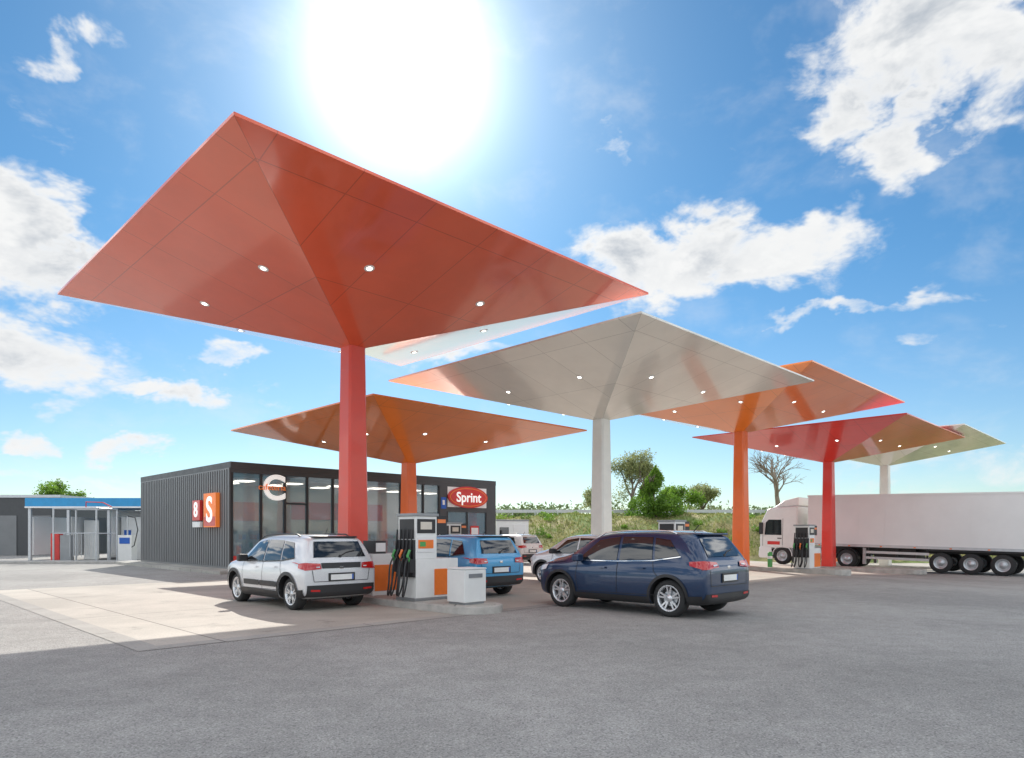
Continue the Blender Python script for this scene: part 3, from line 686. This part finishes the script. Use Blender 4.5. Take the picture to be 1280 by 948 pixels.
# ---------------------------------------------------------------- left background
def wash():
    g=empty('car_wash_canopy',(-28.9,41,0)); b=MB()
    b.box(0,7.4,-.1,5,3.15,3.7,mBlue); b.box(.0,7.4,-.13,-.1,3.1,3.2,mWhite); b.build('roof',g,.02)
    b=MB()
    for x in (.2,2.5,4.9,7.2): b.box(x-.08,x+.08,0,.16,0,3.15,mGalv); b.box(x-.05,x+.05,.3,4.8,.3,2.6,mWhiteD)
    b.box(2.2,7.2,4.8,4.9,0,3.1,mWhite); b.box(5.1,6.9,1.0,1.6,0,2.6,mWhite); b.box(2.7,3.6,1.2,1.3,0,2.4,mWhite); b.box(5.3,5.7,.95,1.0,1.0,1.8,mBlueP)
    b.box(1.2,1.7,.4,.8,0,1.6,mRedP)
    b.build('posts_and_screens',g,.01)
    g=empty('wash_boom_frame',(-25.6,38.5,0)); b=MB()
    for x in (0,2.4):
        for y in (0,2.0): b.cyl((x,y,0),(x,y,3.0),.05,.05,mGalv,10)
    for y in (0,2.0): b.cyl((0,y,3.0),(2.4,y,3.0),.05,.05,mGalv,10); b.cyl((0,y,1.6),(2.4,y,1.6),.03,.03,mGalv,8)
    for x in (0,2.4): b.cyl((x,0,3.0),(x,2.0,3.0),.05,.05,mGalv,10)
    b.tube([(1.2,1,3.0),(1.2,1,3.4),(2.4,.6,3.35),(3.0,.4,3.1)],.03,mRedP,8)
    b.box(.3,.9,.1,.4,0,1.5,mSteelW)
    for k in range(7): b.cyl((.9+k*.22,0,.3),(.9+k*.22,0,1.6),.015,.015,mGalv,6)
    b.build('pipes',g)
    g=empty('vacuum_station',(-22.3,40,0)); b=MB()
    b.box(-.4,.4,-.3,.3,0,1.5,mWhite); b.box(-.3,.3,-.32,-.3,1.0,1.35,mBlueP); b.cyl((0,0,1.5),(0,0,2.6),.04,.04,mGalv); b.tube([(0,0,2.6),(.5,-.1,2.5),(.7,-.2,1.8),(.55,-.3,.9),(.4,-.3,.8)],.03,mBlack,8); b.build('unit',g,.02)
    g=empty('dark_warehouse',(-46,50,0)); b=MB(); b.box(0,13.2,0,10,0,4.2,mDark); b.box(-.1,13.3,-.1,10.1,4.2,4.4,mGalv)
    for k in range(5): b.box(1+k*2.5,2.6+k*2.5,-.05,-.01,0,2.9,mDarkM)
    b.build('walls',g)
    g=empty('low_warehouse',(-95,95,0)); b=MB(); b.box(0,60,0,14,0,5,mWhiteD); b.box(-.3,60.3,-.3,14.3,5,5.5,mGalv)
    for k in range(14): b.box(2+k*4.2,4.2+k*4.2,-.06,-.01,.0,3.2,mDarkM)
    b.build('walls',g)
    sheet('kerb_strip',[[(-32,36),(-17.5,36),(-17.5,37.3),(-32,37.3)]],mConcK,.13)
    g=empty('storage_container',(-1.0,44.5,0),math.radians(8)); b=MB(); b.box(0,2.1,0,4,.1,2.4,mWhite); b.box(-.03,2.13,-.03,4,2.4,2.5,mSteelW); b.box(1.1,1.9,-.03,-.005,.15,2.2,mWhiteD); b.box(.2,.8,-.03,-.005,1.2,2.0,mGlassCar); b.build('cabin',g,.01)
wash()
# ---------------------------------------------------------------- terrain
def hz(x,y):
    t=smooth(48,58,y+1.2*math.sin(x*.11)); f=smooth(-9,0,x)
    return (3.0*t+.18*math.sin(x*.7+y*.5)*t+.1*math.sin(x*1.9-y)*t)*f
def embank():
    nx=240; xs=np.linspace(-14,150,nx); ys=np.concatenate([np.linspace(46,62,28),np.linspace(64,120,12)])
    vs=[]
    for y in ys:
        for x in xs:
            z=hz(x,y)+ (random.uniform(-.04,.04) if y>50 else 0)
            vs.append((x,y,(z-.03 if y>47 else -.06)+gz(x)*(1-smooth(49,55,y))+(.04 if y>47.2 else 0)))
    ny=len(ys)
    fs=[(j*nx+i,j*nx+i+1,(j+1)*nx+i+1,(j+1)*nx+i) for j in range(ny-1) for i in range(nx-1)]
    me=bpy.data.meshes.new('grass_embankment'); me.from_pydata(vs,[],fs); me.materials.append(mGrass)
    for p in me.polygons: p.use_smooth=True
    o=bpy.data.objects.new('grass_embankment',me); SC.collection.objects.link(o)
embank()
def leafmesh(name,P,size,mat,parent=None,tint=None,up=.0):
    n=len(P); P=np.asarray(P); A=rng.normal(size=(n,3)); A/=np.linalg.norm(A,axis=1)[:,None]
    B=rng.normal(size=(n,3))
    if up: A=A*(1-up)+np.array([0,0,1])*up; A/=np.linalg.norm(A,axis=1)[:,None]
    B-= (A*B).sum(1)[:,None]*A; B/=np.linalg.norm(B,axis=1)[:,None]
    s=size*rng.uniform(.6,1.3,(n,1))
    V=np.stack([P-A*s,P+B*s*.45,P+A*s,P-B*s*.45],1).reshape(-1,3)
    me=bpy.data.meshes.new(name); me.from_pydata(V.tolist(),[],[(4*i,4*i+1,4*i+2,4*i+3) for i in range(n)])
    me.materials.append(mat)
    at=me.attributes.new('tint','FLOAT','FACE'); t=rng.uniform(0,1,n) if tint is None else np.clip(tint+rng.uniform(-.25,.25,n),0,1)
    at.data.foreach_set('value',t.astype(np.float32))
    o=bpy.data.objects.new(name,me); SC.collection.objects.link(o)
    if parent: o.parent=parent
    return o
def tree(name,loc,H,R,mat,n=5000,leaf=.1,bare=False,conic=False,seed=1,bark=None,trunk=.25,low=0):
    rd=random.Random(seed); g=empty(name,loc); b=MB(); tips=[]
    def grow(p,d,L,r,lev):
        pts=[p]; q=p.copy(); dd=d.copy()
        for i in range(3):
            dd=(dd+Vector((rd.uniform(-.16,.16),rd.uniform(-.16,.16),rd.uniform(-.02,.12)))).normalized(); q=q+dd*L/3; pts.append(q.copy())
        b.tube(pts,[r,r*.85,r*.7,r*.55],bark or mBark,6 if lev<2 else 4)
        tips.append((q.copy(),lev))
        if lev>=2: tips.append((pts[2],lev))
        if lev>=(5 if bare else 3): return
        k=rd.choice([3,4]) if lev<3 else 3
        for i in range(k):
            az=rd.uniform(0,6.28); sp=rd.uniform(.35,.8) if lev else rd.uniform(.3,.75)
            o=dd.orthogonal().normalized(); o.rotate(Matrix.Rotation(az,3,dd)); nd=(dd*math.cos(sp)+o*math.sin(sp)).normalized()
            grow(pts[rd.choice([2,3,3])].copy(),nd,L*rd.uniform(.62,.82),r*.55,lev+1)
    grow(Vector((0,0,0)),Vector((0,0,1)),H*trunk,H*(.028 if bare else .022),0)
    zmax=max(t[0].z for t in tips); rmax=sorted(math.hypot(t[0].x,t[0].y) for t in tips)[int(len(tips)*.97)]
    sx=R/rmax; sz=H*.97/zmax
    b.v=[(v[0]*sx,v[1]*sx,v[2]*sz) for v in b.v]
    b.build('trunk_and_limbs',g)
    if not bare:
        P=[];T=[]
        c=[Vector((t[0].x*sx,t[0].y*sx,t[0].z*sz)) for t in tips if t[1]>=1]
        for i in range(low):
            a=rd.uniform(0,6.28); rr=R*rd.uniform(.2,.85); c.append(Vector((rr*math.cos(a),rr*math.sin(a),H*rd.uniform(.08,.5))))
        cr=[rd.uniform(.5,1)*R*.28 for _ in c]; ct=[rd.random() for _ in c]
        for i in range(n):
            k=rd.randrange(len(c)); v=Vector((rd.gauss(0,1),rd.gauss(0,1),rd.gauss(0,.8))); v=v.normalized()*cr[k]*rd.random()**.45
            p=c[k]+v
            if conic:
                lim=R*(1.08-p.z/H)*1.25; rr=math.hypot(p.x,p.y)
                if rr>lim: p.x*=lim/rr*rd.uniform(.6,1); p.y*=lim/rr*rd.uniform(.6,1)
            if p.z<.1: continue
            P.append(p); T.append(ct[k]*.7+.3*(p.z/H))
        leafmesh('leaves',[tuple(p) for p in P],leaf,mat,g,np.array(T))
    return g
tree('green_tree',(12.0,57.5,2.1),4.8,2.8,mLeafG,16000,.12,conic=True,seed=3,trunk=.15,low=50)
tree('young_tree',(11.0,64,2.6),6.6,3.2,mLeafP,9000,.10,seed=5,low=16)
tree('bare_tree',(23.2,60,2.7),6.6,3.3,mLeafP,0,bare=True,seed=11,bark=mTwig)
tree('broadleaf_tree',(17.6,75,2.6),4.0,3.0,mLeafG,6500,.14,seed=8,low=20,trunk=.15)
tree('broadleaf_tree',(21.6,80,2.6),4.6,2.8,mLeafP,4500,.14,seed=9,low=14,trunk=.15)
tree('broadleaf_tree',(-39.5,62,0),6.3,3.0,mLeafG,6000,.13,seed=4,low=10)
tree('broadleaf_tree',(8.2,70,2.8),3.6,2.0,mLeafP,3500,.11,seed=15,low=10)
P=[];T=[]
for k in range(130):
    x=random.uniform(-2,60); y=random.uniform(50,60); s=random.uniform(.25,.8); t=random.random()
    for i in range(100):
        v=Vector((random.gauss(0,1),random.gauss(0,1),abs(random.gauss(0,.7)))); v=v.normalized()*s*random.random()**.4
        P.append((x+v.x,y+v.y,hz(x,y)+v.z)); T.append(t)
leafmesh('shrubs',P,.10,mLeafG,None,np.array(T))
P=[];T=[]
for k in range(22000):
    x=random.uniform(-3,45); y=random.uniform(47.5,60); P.append((x,y,hz(x,y)+.06)); T.append(.5+.45*math.sin(x*.8+math.sin(y))*math.sin(y*.9+x*.2))
leafmesh('embankment_grass',P,.11,mGrassB,None,np.array(T),.75)
P=[];T=[]
for k in range(420):
    x=random.uniform(-260,330); y=random.uniform(185,230); s=random.uniform(1.6,4.2)*(1.0+.4*math.sin(x*.05)); t=random.random()
    for i in range(70):
        v=Vector((random.gauss(0,1),random.gauss(0,1),random.gauss(0,.9))); v=v.normalized()*s*random.random()**.4
        P.append((x+v.x*1.3,y+v.y,max(0,s*.9+1+v.z))); T.append(t*.7)
leafmesh('distant_tree_line',P,.7,mLeafD,None,np.array(T))
P=[];T=[]
for k in range(80):
    x=random.uniform(-6,34); y=random.uniform(84,98); s=random.uniform(.7,1.9); t=random.random()
    for i in range(100):
        v=Vector((random.gauss(0,1),random.gauss(0,1),random.gauss(0,.9))); v=v.normalized()*s*random.random()**.4
        P.append((x+v.x*1.4,y+v.y,max(2.5,2.9+s*.7+v.z))); T.append(t*.8)
leafmesh('hedge_row',P,.28,mLeafD,None,np.array(T))
g=empty('guardrail',(0,0,0)); b=MB()
b.box(-4,60,61.0,61.06,3.45,3.72,mGalv)
for k in range(32): b.box(-4+k*2,-3.9+k*2,61.07,61.17,2.8,3.7,mGalv)
b.build('rail',g)
# ---------------------------------------------------------------- sky
w=bpy.data.worlds.new('World'); SC.world=w; w.use_nodes=True; t=w.node_tree; q=N(t); t.nodes.clear()
out=q.n('ShaderNodeOutputWorld'); bg=q.n('ShaderNodeBackground'); q.l(bg.outputs[0],out.inputs[0]); bg.inputs[1].default_value=.15
sk=q.n('ShaderNodeTexSky'); sk.sky_type='NISHITA'; sk.sun_disc=False; sk.sun_elevation=EL; sk.sun_rotation=AZ; sk.dust_density=.2; sk.ozone_density=2.0; sk.air_density=1.0
tc=q.n('ShaderNodeTexCoord').outputs['Generated']
s=q.n('ShaderNodeSeparateXYZ'); q.l(tc,s.inputs[0])
az=q.m('ARCTAN2',s.outputs[0],s.outputs[1]); el=q.m('ARCSINE',s.outputs[2])
v2=q.n('ShaderNodeCombineXYZ'); q.l(az,v2.inputs[0]); q.l(q.m('MULTIPLY',el,1.7),v2.inputs[1])
nc=q.n('ShaderNodeSeparateColor'); q.l(q.noise(v2.outputs[0],6,5,.62,.2,True),nc.inputs[0])
n1,n3,n5=nc.outputs[0],nc.outputs[1],nc.outputs[2]
n2=q.noise(v2.outputs[0],13,7,.60,.3)
azd=q.m('MULTIPLY_ADD',q.m('SUBTRACT',n1,.5),.26,az); eld=q.m('MULTIPLY_ADD',q.m('SUBTRACT',n3,.5),.18,el)
def ang(x,y):
    dx=(x-640)/F; return math.atan(dx),math.atan((HOR-y)/F/math.sqrt(1+dx*dx))
BL=[(1150,50,150,90,1.1),(1085,130,70,55,.95),(1150,165,60,60,.95),(1260,50,80,90,1),
 (870,315,160,50,1.1),(780,325,75,55,1.0),(980,285,85,32,.95),(1060,385,150,15,.62),(765,200,22,12,.4),
 (20,280,75,80,1.2),(60,340,75,55,1.0),(40,440,110,48,1.0),(65,75,50,45,.75),(290,430,50,18,.75),(190,475,70,18,.75),(265,500,70,28,.85),(150,550,40,22,.85),(35,545,45,20,.85),
 (1165,440,60,12,.5),(1180,590,170,24,.5),(590,440,80,24,.75),(120,600,150,18,.5)]
acc=None
for (x,y,rx,ry,st) in BL:
    a0,e0=ang(x,y); a1,_=ang(x+rx,y); _,e1=ang(x,y-ry); sa=a1-a0; se=abs(e1-e0)
    dx=q.m('MULTIPLY_ADD',azd,1/sa,-a0/sa); dy=q.m('MULTIPLY_ADD',eld,1/se,-e0/se)
    d=q.m('MULTIPLY_ADD',dx,dx,q.m('MULTIPLY',dy,dy))
    v=q.m('DIVIDE',st,q.m('MULTIPLY_ADD',q.m('MULTIPLY',d,d),1.0,1.0))
    acc=v if acc is None else q.m('MAXIMUM',acc,v)
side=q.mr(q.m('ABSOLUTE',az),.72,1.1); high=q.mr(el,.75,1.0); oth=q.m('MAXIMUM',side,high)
fill_clouds=q.m('MULTIPLY',q.mr(n5,.40,.56),oth); acc=q.m('MAXIMUM',acc,fill_clouds)  # unseen clouds beyond the view, spread wide to add fill light
dens=q.m('MULTIPLY_ADD',q.m('SUBTRACT',n2,.5),1.6,acc)
cm=q.mr(dens,.28,.92)
wisp=q.m('MULTIPLY',q.mr(n1,.48,.75),.22); cm=q.m('MAXIMUM',cm,wisp)
shade=q.m('MULTIPLY',q.mr(n3,.38,.60),q.mr(n2,.35,.60,.6,1))
thick=q.mr(dens,.70,1.3)
lit=q.m('SUBTRACT',1.0,q.m('MULTIPLY',thick,q.m('SUBTRACT',1,shade)))
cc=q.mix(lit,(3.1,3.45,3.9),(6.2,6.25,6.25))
fs_=q.n('ShaderNodeVectorMath',operation='SCALE'); q.l(cc,fs_.inputs[0]); q.l(q.m('MULTIPLY_ADD',oth,1.05,1.0),fs_.inputs['Scale'])  # clouds outside the view boosted as added fill
tint=q.mix(q.mr(el,.02,.40),(.60,.70,.76),(.36,.64,.77))
tn=q.mix(1.0,sk.outputs[0],tint,'MULTIPLY')
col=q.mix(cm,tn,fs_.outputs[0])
dv=q.n('ShaderNodeVectorMath',operation='DOT_PRODUCT'); q.l(tc,dv.inputs[0]); dv.inputs[1].default_value=SUN
dp=q.m('MAXIMUM',dv.outputs['Value'],0.0)
gl=q.m('ADD',q.m('MULTIPLY',q.m('POWER',dp,240),12),q.m('MULTIPLY',q.m('POWER',dp,45),2.4))
gc=q.n('ShaderNodeCombineColor'); q.l(gl,gc.inputs[0]); q.l(q.m('MULTIPLY',gl,.97),gc.inputs[1]); q.l(q.m('MULTIPLY',gl,.92),gc.inputs[2])
ad=q.n('ShaderNodeVectorMath',operation='ADD'); q.l(col,ad.inputs[0]); q.l(gc.outputs[0],ad.inputs[1])
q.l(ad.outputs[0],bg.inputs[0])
sl=bpy.data.lights.new('sun','SUN'); sl.energy=5.0; sl.angle=math.radians(.5); sl.color=(1,.95,.86)
so=bpy.data.objects.new('sun',sl); SC.collection.objects.link(so); so.rotation_euler=SUN.to_track_quat('Z','Y').to_euler()
cd=bpy.data.cameras.new('camera'); co=bpy.data.objects.new('camera',cd); SC.collection.objects.link(co)
co.location=(0,0,CH); co.rotation_euler=(math.radians(90),0,0); cd.sensor_width=36; cd.lens=F/1280*36; cd.shift_y=(HOR-474)/1280; cd.clip_end=8000; cd.clip_start=.1
SC.camera=co
SC.view_settings.view_transform='Standard'; SC.view_settings.look='None'; SC.view_settings.exposure=0
